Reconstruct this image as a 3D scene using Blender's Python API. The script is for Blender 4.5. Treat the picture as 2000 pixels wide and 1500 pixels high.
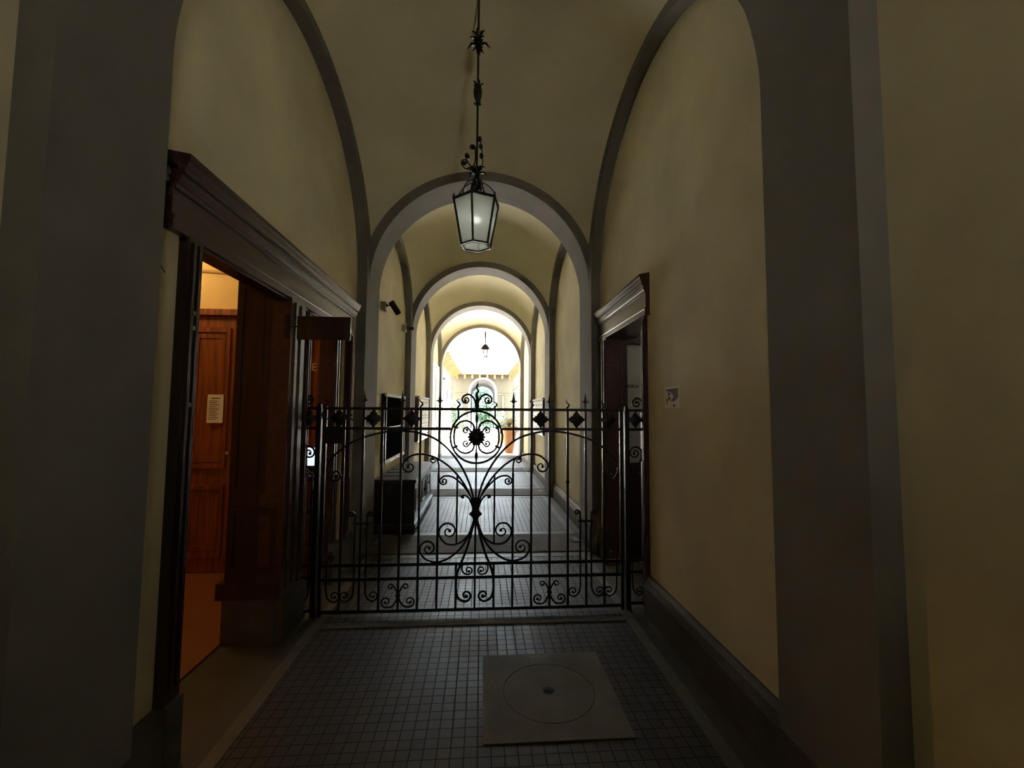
import bpy, bmesh, math, random
from mathutils import Vector, Matrix
random.seed(7)
for o in list(bpy.data.objects): bpy.data.objects.remove(o, do_unlink=True)
S = bpy.context.scene
COL = S.collection

# ------------------------------------------------------------ camera, world, lights, exposure
yaw, pitch, roll = .0707, .0639, .0073
Fw = Vector((math.sin(yaw)*math.cos(pitch), math.cos(yaw)*math.cos(pitch), math.sin(pitch)))
R0 = Vector((math.cos(yaw), -math.sin(yaw), 0)); U0 = R0.cross(Fw)
Rt = math.cos(roll)*R0 + math.sin(roll)*U0; Up = -math.sin(roll)*R0 + math.cos(roll)*U0
cd = bpy.data.cameras.new('camera'); cam = bpy.data.objects.new('camera', cd); COL.objects.link(cam)
M = Matrix((Rt, Up, -Fw)).transposed().to_4x4(); M.translation = Vector((0, 0, 1.6))
cam.matrix_world = M
cd.sensor_width = 36; cd.lens = 837.04/2000*36; cd.clip_start = .02; cd.clip_end = 300
S.camera = cam
S.view_settings.view_transform = 'Standard'; S.view_settings.look = 'None'
S.view_settings.gamma = 1; S.view_settings.use_curve_mapping = False
S.view_settings.exposure = 2.12
S.cycles.max_bounces = 16; S.cycles.diffuse_bounces = 12; S.cycles.glossy_bounces = 6
S.cycles.sample_clamp_indirect = 12; S.cycles.use_denoising = True; S.cycles.filter_width = 1.1
w = bpy.data.worlds.new('sky'); S.world = w; w.use_nodes = True
bg = w.node_tree.nodes['Background']; bg.inputs[0].default_value = (.72, .86, 1, 1); bg.inputs[1].default_value = 7.0

def lamp(name, typ, loc, energy, color, rot=None, size=None, size_y=None):
    l = bpy.data.lights.new(name, typ); o = bpy.data.objects.new(name, l); COL.objects.link(o)
    o.location = loc; l.energy = energy; l.color = color
    if rot: o.rotation_euler = rot
    if typ == 'AREA':
        l.shape = 'RECTANGLE'; l.size = size; l.size_y = size_y or size
    elif typ == 'POINT' and size: l.shadow_soft_size = size
    return o
sun = lamp('sun', 'SUN', (0, 20, 30), 50.0, (1, .95, .86)); sun.data.angle = math.radians(1.5)
sun.rotation_euler = Vector((-.30, -.30, -1)).to_track_quat('-Z', 'Y').to_euler()
lamp('lodge_lamp', 'POINT', (-3.1, 3.85, 3.1), 4.1, (1, .66, .30), size=.12)
lamp('stair_fill', 'POINT', (2.6, 3.8, 2.5), 2.0, (1, .95, .85), size=.1)  # added fill without a fixture, brightens the stair lobby wall
lamp('lantern_bulb', 'POINT', (-.06, 3.36, 3.13), .075, (1, 1, .93), size=.03)
lamp('entrance_lamp', 'AREA', (.75, -1.72, 1.95), 1.5, (1, .95, .84), rot=(math.radians(116), 0, math.radians(9)), size=.45, size_y=.45).data.spread = math.radians(105)

# ------------------------------------------------------------ materials
def mat(name, col, rough=.7, metal=0, var=.0, vscale=4, bump=0, bscale=40, spec=.5, stretch=None, col2=None, trans=0):
    m = bpy.data.materials.new(name); m.use_nodes = True
    nt = m.node_tree; b = nt.nodes['Principled BSDF']
    b.inputs['Base Color'].default_value = (*col, 1); b.inputs['Roughness'].default_value = rough
    b.inputs['Metallic'].default_value = metal; b.inputs['Specular IOR Level'].default_value = spec
    if trans: b.inputs['Transmission Weight'].default_value = trans
    if var or bump:
        tc = nt.nodes.new('ShaderNodeTexCoord'); mp = nt.nodes.new('ShaderNodeMapping')
        nt.links.new(tc.outputs['Object'], mp.inputs[0])
        if stretch: mp.inputs['Scale'].default_value = stretch
    if var:
        n = nt.nodes.new('ShaderNodeTexNoise'); n.inputs['Scale'].default_value = vscale; n.inputs['Detail'].default_value = 6
        nt.links.new(mp.outputs[0], n.inputs['Vector'])
        r = nt.nodes.new('ShaderNodeValToRGB')
        c2 = col2 or tuple(c*(1-var) for c in col)
        r.color_ramp.elements[0].position = .35; r.color_ramp.elements[0].color = (*c2, 1)
        r.color_ramp.elements[1].position = .65; r.color_ramp.elements[1].color = (*col, 1)
        nt.links.new(n.outputs[0], r.inputs[0]); nt.links.new(r.outputs[0], b.inputs['Base Color'])
    if bump:
        n2 = nt.nodes.new('ShaderNodeTexNoise'); n2.inputs['Scale'].default_value = bscale; n2.inputs['Detail'].default_value = 4
        nt.links.new(mp.outputs[0], n2.inputs['Vector'])
        bp = nt.nodes.new('ShaderNodeBump'); bp.inputs['Strength'].default_value = bump; bp.inputs['Distance'].default_value = .01
        nt.links.new(n2.outputs[0], bp.inputs['Height']); nt.links.new(bp.outputs[0], b.inputs['Normal'])
    return m
def tiles(name, c1, c2, mortar, w_, h_, ms, rough=.3):
    m = bpy.data.materials.new(name); m.use_nodes = True
    nt = m.node_tree; b = nt.nodes['Principled BSDF']
    tc = nt.nodes.new('ShaderNodeTexCoord'); br = nt.nodes.new('ShaderNodeTexBrick')
    br.offset = 0; br.squash = 1
    nt.links.new(tc.outputs['Object'], br.inputs['Vector'])
    for k, v in (('Color1', (*c1, 1)), ('Color2', (*c2, 1)), ('Mortar', (*mortar, 1)), ('Scale', 1), ('Mortar Size', ms), ('Mortar Smooth', .2), ('Brick Width', w_), ('Row Height', h_)):
        br.inputs[k].default_value = v
    n = nt.nodes.new('ShaderNodeTexNoise'); n.inputs['Scale'].default_value = 2.2; n.inputs['Detail'].default_value = 6
    nt.links.new(tc.outputs['Object'], n.inputs['Vector'])
    mr = nt.nodes.new('ShaderNodeMapRange'); mr.inputs[1].default_value = .3; mr.inputs[2].default_value = .7; mr.inputs[3].default_value = .6; mr.inputs[4].default_value = 1.1
    nt.links.new(n.outputs[0], mr.inputs[0])
    mx = nt.nodes.new('ShaderNodeMix'); mx.data_type = 'RGBA'; mx.blend_type = 'MULTIPLY'; mx.inputs[0].default_value = 1
    nt.links.new(br.outputs[0], mx.inputs[6]); nt.links.new(mr.outputs[0], mx.inputs[7])
    nt.links.new(mx.outputs[2], b.inputs['Base Color'])
    mr2 = nt.nodes.new('ShaderNodeMapRange'); mr2.inputs[3].default_value = rough; mr2.inputs[4].default_value = rough+.25
    nt.links.new(n.outputs[0], mr2.inputs[0])
    ad = nt.nodes.new('ShaderNodeMath'); ad.operation = 'MAXIMUM'
    ml = nt.nodes.new('ShaderNodeMath'); ml.operation = 'MULTIPLY'; ml.inputs[1].default_value = .85
    nt.links.new(br.outputs[1], ml.inputs[0]); nt.links.new(ml.outputs[0], ad.inputs[0]); nt.links.new(mr2.outputs[0], ad.inputs[1])
    nt.links.new(ad.outputs[0], b.inputs['Roughness'])
    inv = nt.nodes.new('ShaderNodeMath'); inv.operation = 'SUBTRACT'; inv.inputs[0].default_value = 1; nt.links.new(br.outputs[1], inv.inputs[1])
    bp = nt.nodes.new('ShaderNodeBump'); bp.inputs['Strength'].default_value = .5; bp.inputs['Distance'].default_value = .004
    nt.links.new(inv.outputs[0], bp.inputs['Height']); nt.links.new(bp.outputs[0], b.inputs['Normal'])
    return m
YEL = mat('ochre_plaster', (.82, .75, .52), .9, var=.18, vscale=1.6, bump=.10, bscale=30)
VAU = mat('vault_plaster', (.85, .79, .56), .92, var=.12, vscale=1.1, bump=.15, bscale=25)
GRY = mat('grey_plaster', (.215, .197, .178), .85, var=.15, vscale=2.5, bump=.15, bscale=40)
BASE = mat('plinth_stone', (.10, .085, .072), .6, var=.35, vscale=6, bump=.2)
SLAB = mat('threshold_stone', (.10, .085, .07), .8, var=.4, vscale=5, stretch=(1, 4, 1), bump=.2)
KERB = mat('kerb_stone', (.13, .118, .10), .5, var=.25, vscale=5)
STRIP = mat('side_stone', (.075, .065, .055), .6, var=.3, vscale=4, bump=.2)
TILE = tiles('floor_tile', (.060, .048, .040), (.040, .031, .027), (.012, .011, .010), .0635, .0635, .0035, rough=.36)
CONC = mat('cover_cement', (.15, .135, .105), .75, var=.22, vscale=5, bump=.3, bscale=60)
IRON = mat('wrought_iron', (.016, .014, .014), .42, metal=.35, bump=.3, bscale=60)
WOOD = mat('dark_walnut', (.042, .017, .012), .34, var=.45, vscale=3, stretch=(9, 9, .8), bump=.1, bscale=12)
WOODF = mat('dark_portal_wood', (.085, .038, .034), .28, var=.35, vscale=3, stretch=(9, .8, 9))
ORW = mat('varnished_pine', (.34, .10, .028), .38, var=.55, vscale=2.5, stretch=(12, 12, .8))
ORY = mat('lodge_plaster', (.80, .62, .30), .9, var=.06)
TERR = mat('lodge_terracotta', (.26, .095, .035), .5, var=.15, vscale=3)
PAP = mat('paper', (.92, .90, .82), .8)
INK = mat('ink', (.10, .09, .08), .8)
DARK = mat('flat_black', (.010, .010, .011), 1, spec=0)
WHF = mat('white_frame', (.70, .68, .64), .5)
BRASS = mat('brass', (.7, .5, .2), .3, metal=.9)
GOLD = mat('gold_letter', (.85, .62, .22), .5)
OPAL = mat('frosted_glass', (.93, .97, .93), .38, trans=.95, var=.08, vscale=5)
nt = OPAL.node_tree; OPAL_out = nt.nodes['Material Output']
tr = nt.nodes.new('ShaderNodeBsdfTranslucent'); tr.inputs[0].default_value = (.97, 1, .97, 1)
df = nt.nodes.new('ShaderNodeBsdfDiffuse'); df.inputs[0].default_value = (.80, .86, .80, 1)
m1 = nt.nodes.new('ShaderNodeMixShader'); m1.inputs[0].default_value = .35
m2 = nt.nodes.new('ShaderNodeMixShader'); m2.inputs[0].default_value = .35
nt.links.new(tr.outputs[0], m1.inputs[1]); nt.links.new(df.outputs[0], m1.inputs[2])
nt.links.new(m1.outputs[0], m2.inputs[1]); nt.links.new(nt.nodes['Principled BSDF'].outputs[0], m2.inputs[2])
nt.links.new(m2.outputs[0], OPAL_out.inputs[0])
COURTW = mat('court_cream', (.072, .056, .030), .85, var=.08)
WHITE = mat('white_stucco', (.66, .67, .66), .85)
PALE = mat('pale_stone', (.72, .70, .66), .6)
SHUT = mat('shutter_grey', (.032, .040, .042), .6)
EAVE = mat('eave_ochre', (.24, .12, .030), .7, var=.25, vscale=3)
POT = mat('terracotta_pot', (.62, .27, .11), .7, var=.2)
LEAF = mat('leaf_green', (.035, .085, .038), .6, var=.4, vscale=8)
LEAF2 = mat('leaf_straw', (.45, .36, .16), .7, var=.3, vscale=8)
REDF = mat('red_petal', (.75, .08, .05), .6)
GREYM = mat('grey_metal', (.35, .36, .36), .4, metal=.5)
BLK = mat('black_plastic', (.012, .012, .013), .4)
GREYP = mat('stair_plaster', (.36, .34, .29), .8, var=.15)
SOIL = mat('soil', (.05, .035, .02), .9)

# ------------------------------------------------------------ helpers
class MB:
    def __init__(s): s.bm = bmesh.new()
    def box(s, x0, x1, y0, y1, z0, z1, bev=0):
        m = bmesh.ops.create_cube(s.bm, size=1)
        for v in m['verts']:
            v.co = Vector(((x0+x1)/2+v.co.x*(x1-x0), (y0+y1)/2+v.co.y*(y1-y0), (z0+z1)/2+v.co.z*(z1-z0)))
        if bev:
            es = list({e for v in m['verts'] for e in v.link_edges})
            bmesh.ops.bevel(s.bm, geom=es, offset=bev, segments=2, affect='EDGES')
        return s
    def tube(s, pts, r, seg=8, caps=True, square=False):
        pts = [Vector(p) for p in pts]
        P = [pts[0]]
        for p in pts[1:]:
            if (p-P[-1]).length > 1e-5: P.append(p)
        n = len(P); rs = r if isinstance(r, (list, tuple)) else [r]*n
        if len(rs) != n: rs = [rs[min(int(i*len(rs)/n), len(rs)-1)] for i in range(n)]
        if square: seg = 4
        rings = []; prev = None
        for i in range(n):
            t = (P[min(i+1, n-1)]-P[max(i-1, 0)]).normalized()
            if prev is None:
                up = Vector((0, 1, 0)) if abs(t.y) < .9 else Vector((1, 0, 0))
                a = t.cross(up).normalized()
            else: a = (prev - t*prev.dot(t)).normalized()
            prev = a; b = t.cross(a)
            off = math.pi/4 if square else 0; k = rs[i]*(1.414 if square else 1)
            rings.append([s.bm.verts.new(P[i]+k*(math.cos(off+2*math.pi*j/seg)*a+math.sin(off+2*math.pi*j/seg)*b)) for j in range(seg)])
        for i in range(n-1):
            for j in range(seg):
                s.bm.faces.new((rings[i][j], rings[i][(j+1) % seg], rings[i+1][(j+1) % seg], rings[i+1][j]))
        if caps:
            s.bm.faces.new(rings[0][::-1]); s.bm.faces.new(rings[-1])
        return s
    def lathe(s, prof, c=(0, 0, 0), seg=20, axis='z', rot=0, squash=1):
        rings = []
        for r, h in prof:
            ring = []
            for j in range(seg):
                a = rot+2*math.pi*j/seg
                u, v = r*math.cos(a), r*math.sin(a)*squash
                p = {'z': (u, v, h), 'y': (u, h, v), 'x': (h, u, v)}[axis]
                ring.append(s.bm.verts.new((c[0]+p[0], c[1]+p[1], c[2]+p[2])))
            rings.append(ring)
        for i in range(len(rings)-1):
            for j in range(seg):
                s.bm.faces.new((rings[i][j], rings[i][(j+1) % seg], rings[i+1][(j+1) % seg], rings[i+1][j]))
        s.bm.faces.new(rings[0][::-1]); s.bm.faces.new(rings[-1])
        return s
    def prism(s, poly, axis, a0, a1):
        """poly in the two other axes; extruded along axis"""
        def mk(u, v, a): return {'x': (a, u, v), 'y': (u, a, v), 'z': (u, v, a)}[axis]
        A = [s.bm.verts.new(mk(u, v, a0)) for u, v in poly]; B = [s.bm.verts.new(mk(u, v, a1)) for u, v in poly]
        n = len(poly)
        s.bm.faces.new(A); s.bm.faces.new(B[::-1])
        for i in range(n): s.bm.faces.new((A[i], B[i], B[(i+1) % n], A[(i+1) % n]))
        return s
    def archwall(s, axis, e0, e1, z0, z1, c, hw, zs, hb, t0, t1, n=48):
        """wall from e0..e1 along axis, thickness t0..t1, with a round-headed hole"""
        def mk(e, z, t): return (e, t, z) if axis == 'x' else (t, e, z)
        arc = [(c-hw*math.cos(math.pi*i/n), zs+hb*math.sin(math.pi*i/n)) for i in range(n+1)]
        low = [(c-hw, z0)]+arc+[(c+hw, z0)]
        def up(i):
            e, z = low[i]
            return (e, z1)
        quads = [((e0, z0), (c-hw, z0), (c-hw, z1), (e0, z1)), ((c+hw, z0), (e1, z0), (e1, z1), (c+hw, z1))]
        for i in range(1, len(arc)):
            a, b = arc[i-1], arc[i]; quads.append((a, b, (b[0], z1), (a[0], z1)))
        for q in quads:
            for t in (t0, t1): s.bm.faces.new([s.bm.verts.new(mk(e, z, t)) for e, z in q])
        for i in range(len(low)-1):
            a, b = low[i], low[i+1]
            s.bm.faces.new([s.bm.verts.new(mk(*p)) for p in ((*a, t0), (*b, t0), (*b, t1), (*a, t1))])
        for e in (e0, e1): s.bm.faces.new([s.bm.verts.new(mk(*p)) for p in ((e, z0, t0), (e, z1, t0), (e, z1, t1), (e, z0, t1))])
        s.bm.faces.new([s.bm.verts.new(mk(*p)) for p in ((e0, z1, t0), (e1, z1, t0), (e1, z1, t1), (e0, z1, t1))])
        return s
    def build(s, name, m, parent=None, smooth=False, weld=False):
        if weld: bmesh.ops.remove_doubles(s.bm, verts=s.bm.verts, dist=1e-5)
        bmesh.ops.recalc_face_normals(s.bm, faces=s.bm.faces)
        me = bpy.data.meshes.new(name); s.bm.to_mesh(me); s.bm.free()
        if smooth:
            for p in me.polygons: p.use_smooth = True
            me.set_sharp_from_angle(angle=math.radians(40))
        me.materials.append(m)
        o = bpy.data.objects.new(name, me); COL.objects.link(o)
        if parent: o.parent = parent
        return o
def tag(o, label, cat, group=None, kind=None):
    o['label'] = label; o['category'] = cat
    if group: o['group'] = group
    if kind: o['kind'] = kind
    return o
def thing(name, loc, label, cat, group=None, rz=0):
    o = bpy.data.objects.new(name, None); COL.objects.link(o); o.location = loc; o.rotation_euler = (0, 0, rz)
    o.empty_display_size = .1
    return tag(o, label, cat, group)
def struct(o, label=None):
    o['kind'] = 'structure'
    if label: o['label'] = label
    return o
def copytree(o, parent=None):
    c = o.copy(); COL.objects.link(c); c.parent = parent
    for ch in list(o.children): copytree(ch, c)
    return c
def cr(pts, k=6):
    """Catmull-Rom through pts"""
    P = [pts[0]]+list(pts)+[pts[-1]]; out = []
    for i in range(1, len(P)-2):
        p0, p1, p2, p3 = [Vector(q) for q in P[i-1:i+3]]
        for j in range(k):
            t = j/k
            out.append(.5*((2*p1)+(p2-p0)*t+(2*p0-5*p1+4*p2-p3)*t*t+(3*p1-p0-3*p2+p3)*t**3))
    out.append(Vector(pts[-1])); return out
def spiral(p, c, d, turns=1.15, rend=.012, n=22):
    """2D points curling in from p around c; d=+1 ccw, -1 cw"""
    r0 = math.hypot(p[0]-c[0], p[1]-c[1]); a0 = math.atan2(p[1]-c[1], p[0]-c[0])
    return [(c[0]+(r0+(rend-r0)*(i/n)**.9)*math.cos(a0+d*2*math.pi*turns*i/n), c[1]+(r0+(rend-r0)*(i/n)**.9)*math.sin(a0+d*2*math.pi*turns*i/n)) for i in range(1, n+1)]
def text(name, body, size, m, loc, rot, parent=None, depth=.001):
    cu = bpy.data.curves.new(name, 'FONT'); cu.body = body; cu.size = size; cu.extrude = depth
    cu.align_x = 'CENTER'; cu.align_y = 'CENTER'
    t = bpy.data.objects.new(name+'_tmp', cu); COL.objects.link(t)
    bpy.context.view_layer.update()
    me = bpy.data.meshes.new_from_object(t.evaluated_get(bpy.context.evaluated_depsgraph_get()))
    bpy.data.objects.remove(t, do_unlink=True)
    me.materials.clear(); me.materials.append(m)
    o = bpy.data.objects.new(name, me); COL.objects.link(o); o.location = loc; o.rotation_euler = rot
    if parent: o.parent = parent
    return o

# ------------------------------------------------------------ passage shell
XL, XR, ZS = -1.30, 1.262, 3.06
XC, HW = (XL+XR)/2, (XR-XL)/2
WL, WR = -1.41, 1.37           # wall panel planes
TOP = 5.25
ARCH = [(-2.35, -1.87), (1.325, 1.795), (4.947, 5.427), (8.03, 8.51), (11.02, 11.50), (14.03, 14.51)]
for i, (a, b) in enumerate(ARCH):
    o = MB().archwall('x', -1.75, 1.72, 0, TOP, XC, HW, ZS, HW, a, b, 64).build('trim_%d' % (i+1), GRY)
    struct(o, 'grey painted round arch across the passage')
    struct(MB().box(XL-.11, XL+.004, a-.012, b+.012, 0, .29).box(XR-.004, XR+.11, a-.012, b+.012, 0, .29).build('trim_%d' % (i+21), BASE), 'dark stone plinth under the arch piers')
BAYS = [(ARCH[i][1], ARCH[i+1][0]) for i in range(5)]
for i, (a, b) in enumerate(BAYS):
    h = (b-a)/2; c = (a+b)/2
    # vault
    bm = bmesh.new(); N = 56; g = []
    la = h+.012; lb = .91*h
    for iy in range(N+1):
        row = []
        y = a-.02+(b-a+.04)*iy/N
        for ix in range(N+1):
            x = XL-.04+(XR-XL+.08)*ix/N
            zt = math.sqrt(max(0, 1.375**2-(x-XC)**2)); zl = lb*math.sqrt(max(0, 1-((y-c)/la)**2))
            row.append(bm.verts.new((x, y, ZS+math.sqrt(zt*zt+zl*zl))))
        g.append(row)
    for iy in range(N):
        for ix in range(N): bm.faces.new((g[iy][ix], g[iy][ix+1], g[iy+1][ix+1], g[iy+1][ix]))
    m_ = MB(); m_.bm.free(); m_.bm = bm
    struct(m_.build('ceiling', VAU, smooth=True), 'ochre plaster vault between two arches')
    # wall arches (raised grey bands) on each side
    if i > 0:
        for s in (-1, 1):
            xa, xb = (XL, XL-.16) if s < 0 else (XR, XR+.16)
            hw = h-.05; cf = c-.05
            o = MB().archwall('y', a+.0005, b+.0, 0, 4.95, cf, hw-.001, ZS, hw*.94, xa, xb, 48).build('trim_%d' % (10+2*i+(s > 0)), GRY)
            struct(o, 'grey painted wall arch framing the side wall')
# side walls
def wallseg(mb, s, y0, y1, z0, z1, t=.30):
    if s < 0: mb.box(WL-t, WL, y0, y1, z0, z1)
    else: mb.box(WR, WR+t, y0, y1, z0, z1)
wl = MB(); wr = MB()
wallseg(wl, -1, -2.4, 2.09, 0, TOP); wallseg(wl, -1, 2.09, 4.62, 2.46, TOP, .07); wallseg(wl, -1, 4.62, 14.5, 0, TOP)
wallseg(wr, 1, -2.4, 3.46, 0, TOP); wallseg(wr, 1, 3.46, 4.662, 2.46, TOP); wallseg(wr, 1, 4.662, 14.5, 0, TOP)
struct(wl.build('wall_left', YEL)); struct(wr.build('wall_right', YEL))
struct(MB().box(-2.6, 2.6, -2.75, -2.35, 0, TOP).build('wall_back', YEL))
struct(MB().box(-5, 4.2, -2.9, 14.5, TOP, TOP+.25).build('ceiling', YEL), 'flat slab above the vaults')
# stone baseboards with bevelled top
def skirting(s, y0, y1, name):
    w_ = WL if s < 0 else WR; k = 1 if s < 0 else -1
    poly = [(w_-.01*k, 0), (w_+.055*k, 0), (w_+.055*k, .22), (w_+.035*k, .27), (w_+.012*k, .295), (w_-.01*k, .30)]
    struct(MB().prism(poly, 'y', y0, y1).build(name, BASE))
skirting(-1, -1.87, 1.325, 'baseboard_left'); skirting(1, -1.87, 1.325, 'baseboard_right')
skirting(1, 1.775, 3.44, 'baseboard_right'); skirting(-1, 1.775, 2.06, 'baseboard_left')
skirting(1, 4.62, 4.947, 'baseboard_right'); skirting(-1, 4.64, 4.947, 'baseboard_left')
for a, b in BAYS[2:]:
    skirting(1, a, b, 'baseboard_right')
    if a < 11: skirting(-1, a, b, 'baseboard_left')

# ------------------------------------------------------------ floors
KL, KR = -1.17, 1.13
def plane(name, x0, x1, y0, y1, z, m, thick=.2):
    return struct(MB().box(x0, x1, y0, y1, z-thick, z).build(name, m))
FZ = [0, 0, .035, .06, .085, .10]
EDG = [-2.35, 1.3, 4.947, 8.03, 11.02, 14.03, 14.51]
plane('floor', KL, KR, -2.35, 4.947, 0, TILE)
for i in range(2, 5): plane('floor', KL, KR, ARCH[i][1]+.12, ARCH[i+1][0], FZ[i], TILE)
for y0, y1, z in [(-2.35, 4.95, 0)]+[(ARCH[i][1]-.2, ARCH[i+1][0]+.3, FZ[i]) for i in range(2, 5)]:
    plane('floor', -1.75, KL-.075, y0, y1, z, STRIP); plane('floor', KR+.075, 1.7, y0, y1, z, STRIP)
    struct(MB().box(KL-.075, KL, y0, y1, -.2, z+.004).box(KR, KR+.075, y0, y1, -.2, z+.004).build('trim_30', KERB), 'pale stone kerb strips beside the tiles')
for i, (a, b) in enumerate(ARCH[1:], 1):
    if i == 1: continue
    n = 34+i
    struct(MB().prism([(a+.0, -.1), (a+.0, FZ[i-1]+.006), (a+.012, FZ[i-1]+.014), (b+.11, FZ[i]+.010), (b+.125, FZ[i]-.01), (b+.125, -.1)], 'x', XL+.001, XR-.001).build('trim_%d' % n, SLAB), 'brown veined stone threshold under an arch')
    struct(MB().box(KL+.001, KR-.001, a-.13, a-.002, -.1, FZ[i-1]+.003).box(KL+.001, KR-.001, b+.127, b+.24, -.1, FZ[i]+.003).build('trim_%d' % (n+10), KERB), 'pale stone strip beside a threshold')
struct(MB().box(KL+.001, KR-.001, 3.33, 3.40, -.1, .006).build('trim_50', SLAB), 'stone strip in the floor before the gate')

# drain cover
dc = thing('drain_cover', (.403, 2.54, 0), 'square cement slab with a round drain lid set in the tiles', 'drain cover')
ring = MB()
N = 48
for (ra, rb, z0, z1) in ((.2605, None, 0, .008),):
    sq = []
    for j in range(N):
        a = 2*math.pi*j/N; ca, sa = math.cos(a), math.sin(a); k = .375/max(abs(ca), abs(sa))
        sq.append((k*ca, k*sa))
    for j in range(N):
        a0 = 2*math.pi*j/N; a1 = 2*math.pi*(j+1)/N
        i0 = (ra*math.cos(a0), ra*math.sin(a0)); i1 = (ra*math.cos(a1), ra*math.sin(a1)); o0 = sq[j]; o1 = sq[(j+1) % N]
        ring.bm.faces.new([ring.bm.verts.new((p[0], p[1], .006)) for p in (i0, o0, o1, i1)])
        ring.bm.faces.new([ring.bm.verts.new(p) for p in ((*i0, .006), (*i1, .006), (*i1, .001), (*i0, .001))])
        ring.bm.faces.new([ring.bm.verts.new(p) for p in ((*o0, .006), (*o1, .006), (*o1, -.002), (*o0, -.002))])
ring.build('slab', CONC, dc)
MB().lathe([(.2565, .0), (.2565, .005), (.255, .006), (.036, .006), (.030, .002), (.0, .002)], seg=64).build('lid', CONC, dc)
MB().lathe([(.0, .0035), (.028, .0035), (.026, .008), (.0, .006)], seg=16).box(-.03, .03, -.006, .006, .006, .011).build('lifting_ring', IRON, dc)

# ------------------------------------------------------------ wooden portals
def cornice_poly(x, k, f=.62):
    """profile in (x, z); x wall plane, k=+1 projects to +x"""
    pr = [(-.01, 2.40), (.045, 2.40), (.045, 2.44), (.055, 2.445), (.055, 2.455), (.035, 2.46), (.035, 2.56), (.05, 2.565), (.055, 2.58), (.07, 2.585), (.085, 2.60), (.095, 2.62), (.12, 2.625), (.12, 2.64), (.135, 2.65), (.15, 2.67), (.165, 2.68), (.165, 2.70), (.0, 2.715), (-.01, 2.715)]
    return [(x+k*(d if d < .04 else .04+(d-.04)*f*.8), 2.40+(z-2.40)*1.13) for d, z in pr]
def leafpanel(mb, y, x0, x1, z0, z1, d=.012):
    """raised fields on a face looking to -Y at y"""
    mb.box(x0, x1, y-d, y, z0, z0+.05); mb.box(x0, x1, y-d, y, z1-.05, z1)
    mb.box(x0, x0+.04, y-d, y, z0+.05, z1-.05); mb.box(x1-.04, x1, y-d, y, z0+.05, z1-.05)
dl = struct(MB().prism(cornice_poly(WL, 1), 'y', 1.945, 4.67).build('door_1', WOODF), 'wide dark wooden portal with moulded cornice, left of the gate')
dl['category'] = 'door'
# jambs
def jamb(y0, y1, s, z0=.30, z1=2.41, name='jamb', d=.045, par=None, deep=.12, m=WOODF):
    w_ = WL if s < 0 else WR; k = 1 if s < 0 else -1
    xs = sorted((w_+k*d, w_-k*deep)); mb = MB().box(xs[0], xs[1], y0, y1, z0, z1)
    xs = sorted((w_+k*(d+.012), w_+k*d)); t = (y1-y0)
    if t > .06:
        mb.box(xs[0], xs[1], y0+.2*t, y0+.38*t, z0+.06, z1-.03); mb.box(xs[0], xs[1], y0+.6*t, y0+.75*t, z0+.06, z1-.03)
    return mb.build(name, m, par)
jamb(2.05, 2.15, -1, par=dl, m=WOOD)
jamb(3.14, 3.38, -1, par=dl); jamb(3.46, 3.55, -1, par=dl, d=.03); jamb(4.14, 4.30, -1, par=dl, d=.02); jamb(4.56, 4.66, -1, par=dl)
MB().box(WL-.11, WL-.02, 3.38, 3.46, .30, 2.41).box(WL-.11, WL-.04, 4.30, 4.56, .30, 2.41).build('recess_panel', WOOD, dl)
MB().box(WL-.07, WL+.03, 2.05, 4.66, 2.38, 2.462).build('soffit_board', WOOD, dl)
MB().box(WL-.01, WL+.06, 2.05, 2.16, 0, .30).box(WL-.33, WL+.06, 3.15, 3.55, 0, .30).box(WL-.10, WL+.06, 4.14, 4.66, 0, .30).build('stone_foot', BASE, dl)
# open leaf seen face on
lf = MB().box(-1.745, WL-.08, 3.15, 3.22, .38, 2.9).box(WL-.08, WL+.02, 3.15, 3.22, .38, 2.39)
leafpanel(lf, 3.15, -1.735, -1.495, 1.02, 2.52); leafpanel(lf, 3.15, -1.735, -1.41, .46, .92)
lf.box(-1.59, -1.555, 3.143, 3.15, 1.07, 2.45)
lfo = lf.build('leaf', WOOD, dl)
MB().box(-1.79, WL+.03, 3.13, 3.24, .30, .41).build('leaf_foot', WOOD, dl)
MB().box(-1.75, WL+.01, 3.14, 3.24, 0, .30).build('leaf_plinth', BASE, dl)
# hinges on the near jamb
for z in (2.05, 1.98, 1.62): MB().lathe([(.0, -.012), (.009, -.01), (.009, .01), (.0, .012)], c=(WL+.05, 2.10, z), seg=8).build('screw_head', GREYM, dl)
MB().tube([(WL+.052, 2.115, 1.15), (WL+.052, 2.115, 1.85)], .004, 6).build('strike_strip', GREYM, dl)

# broken corner bracket and loose wire at the cornice end
cb = thing('wire_bracket', (WL, 1.96, 2.62), 'small metal bracket with a junction box at the near end of the portal cornice', 'bracket')
MB().box(0, .05, -.11, .02, .05, .065).prism([(-.10, .05), (.015, .05), (.015, -.03)], 'x', 0, .006).build('plate', IRON, cb)
MB().lathe([(0, 0), (.018, .002), (.018, .02), (0, .022)], c=(.012, -.045, .025), seg=12, axis='x').lathe([(0, 0), (.015, .002), (.015, .02), (0, .022)], c=(.012, -.05, -.012), seg=12, axis='x').build('cap', GREYM, cb)
wi = MB().tube(cr([(WL+.008, 1.90, 2.60), (WL+.008, 1.885, 2.50), (WL+.012, 1.93, 2.43), (WL+.012, 1.97, 2.40)]), .0022, 6)
wi.tube(cr([(WL+.008, 1.895, 2.52), (WL+.01, 1.86, 2.40), (WL+.012, 1.88, 2.28), (WL+.01, 1.96, 2.20)]), .002, 6)
tag(wi.build('loose_wire', BLK), 'thin loose wires dangling on the wall by the left portal cornice', 'wire')

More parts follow.
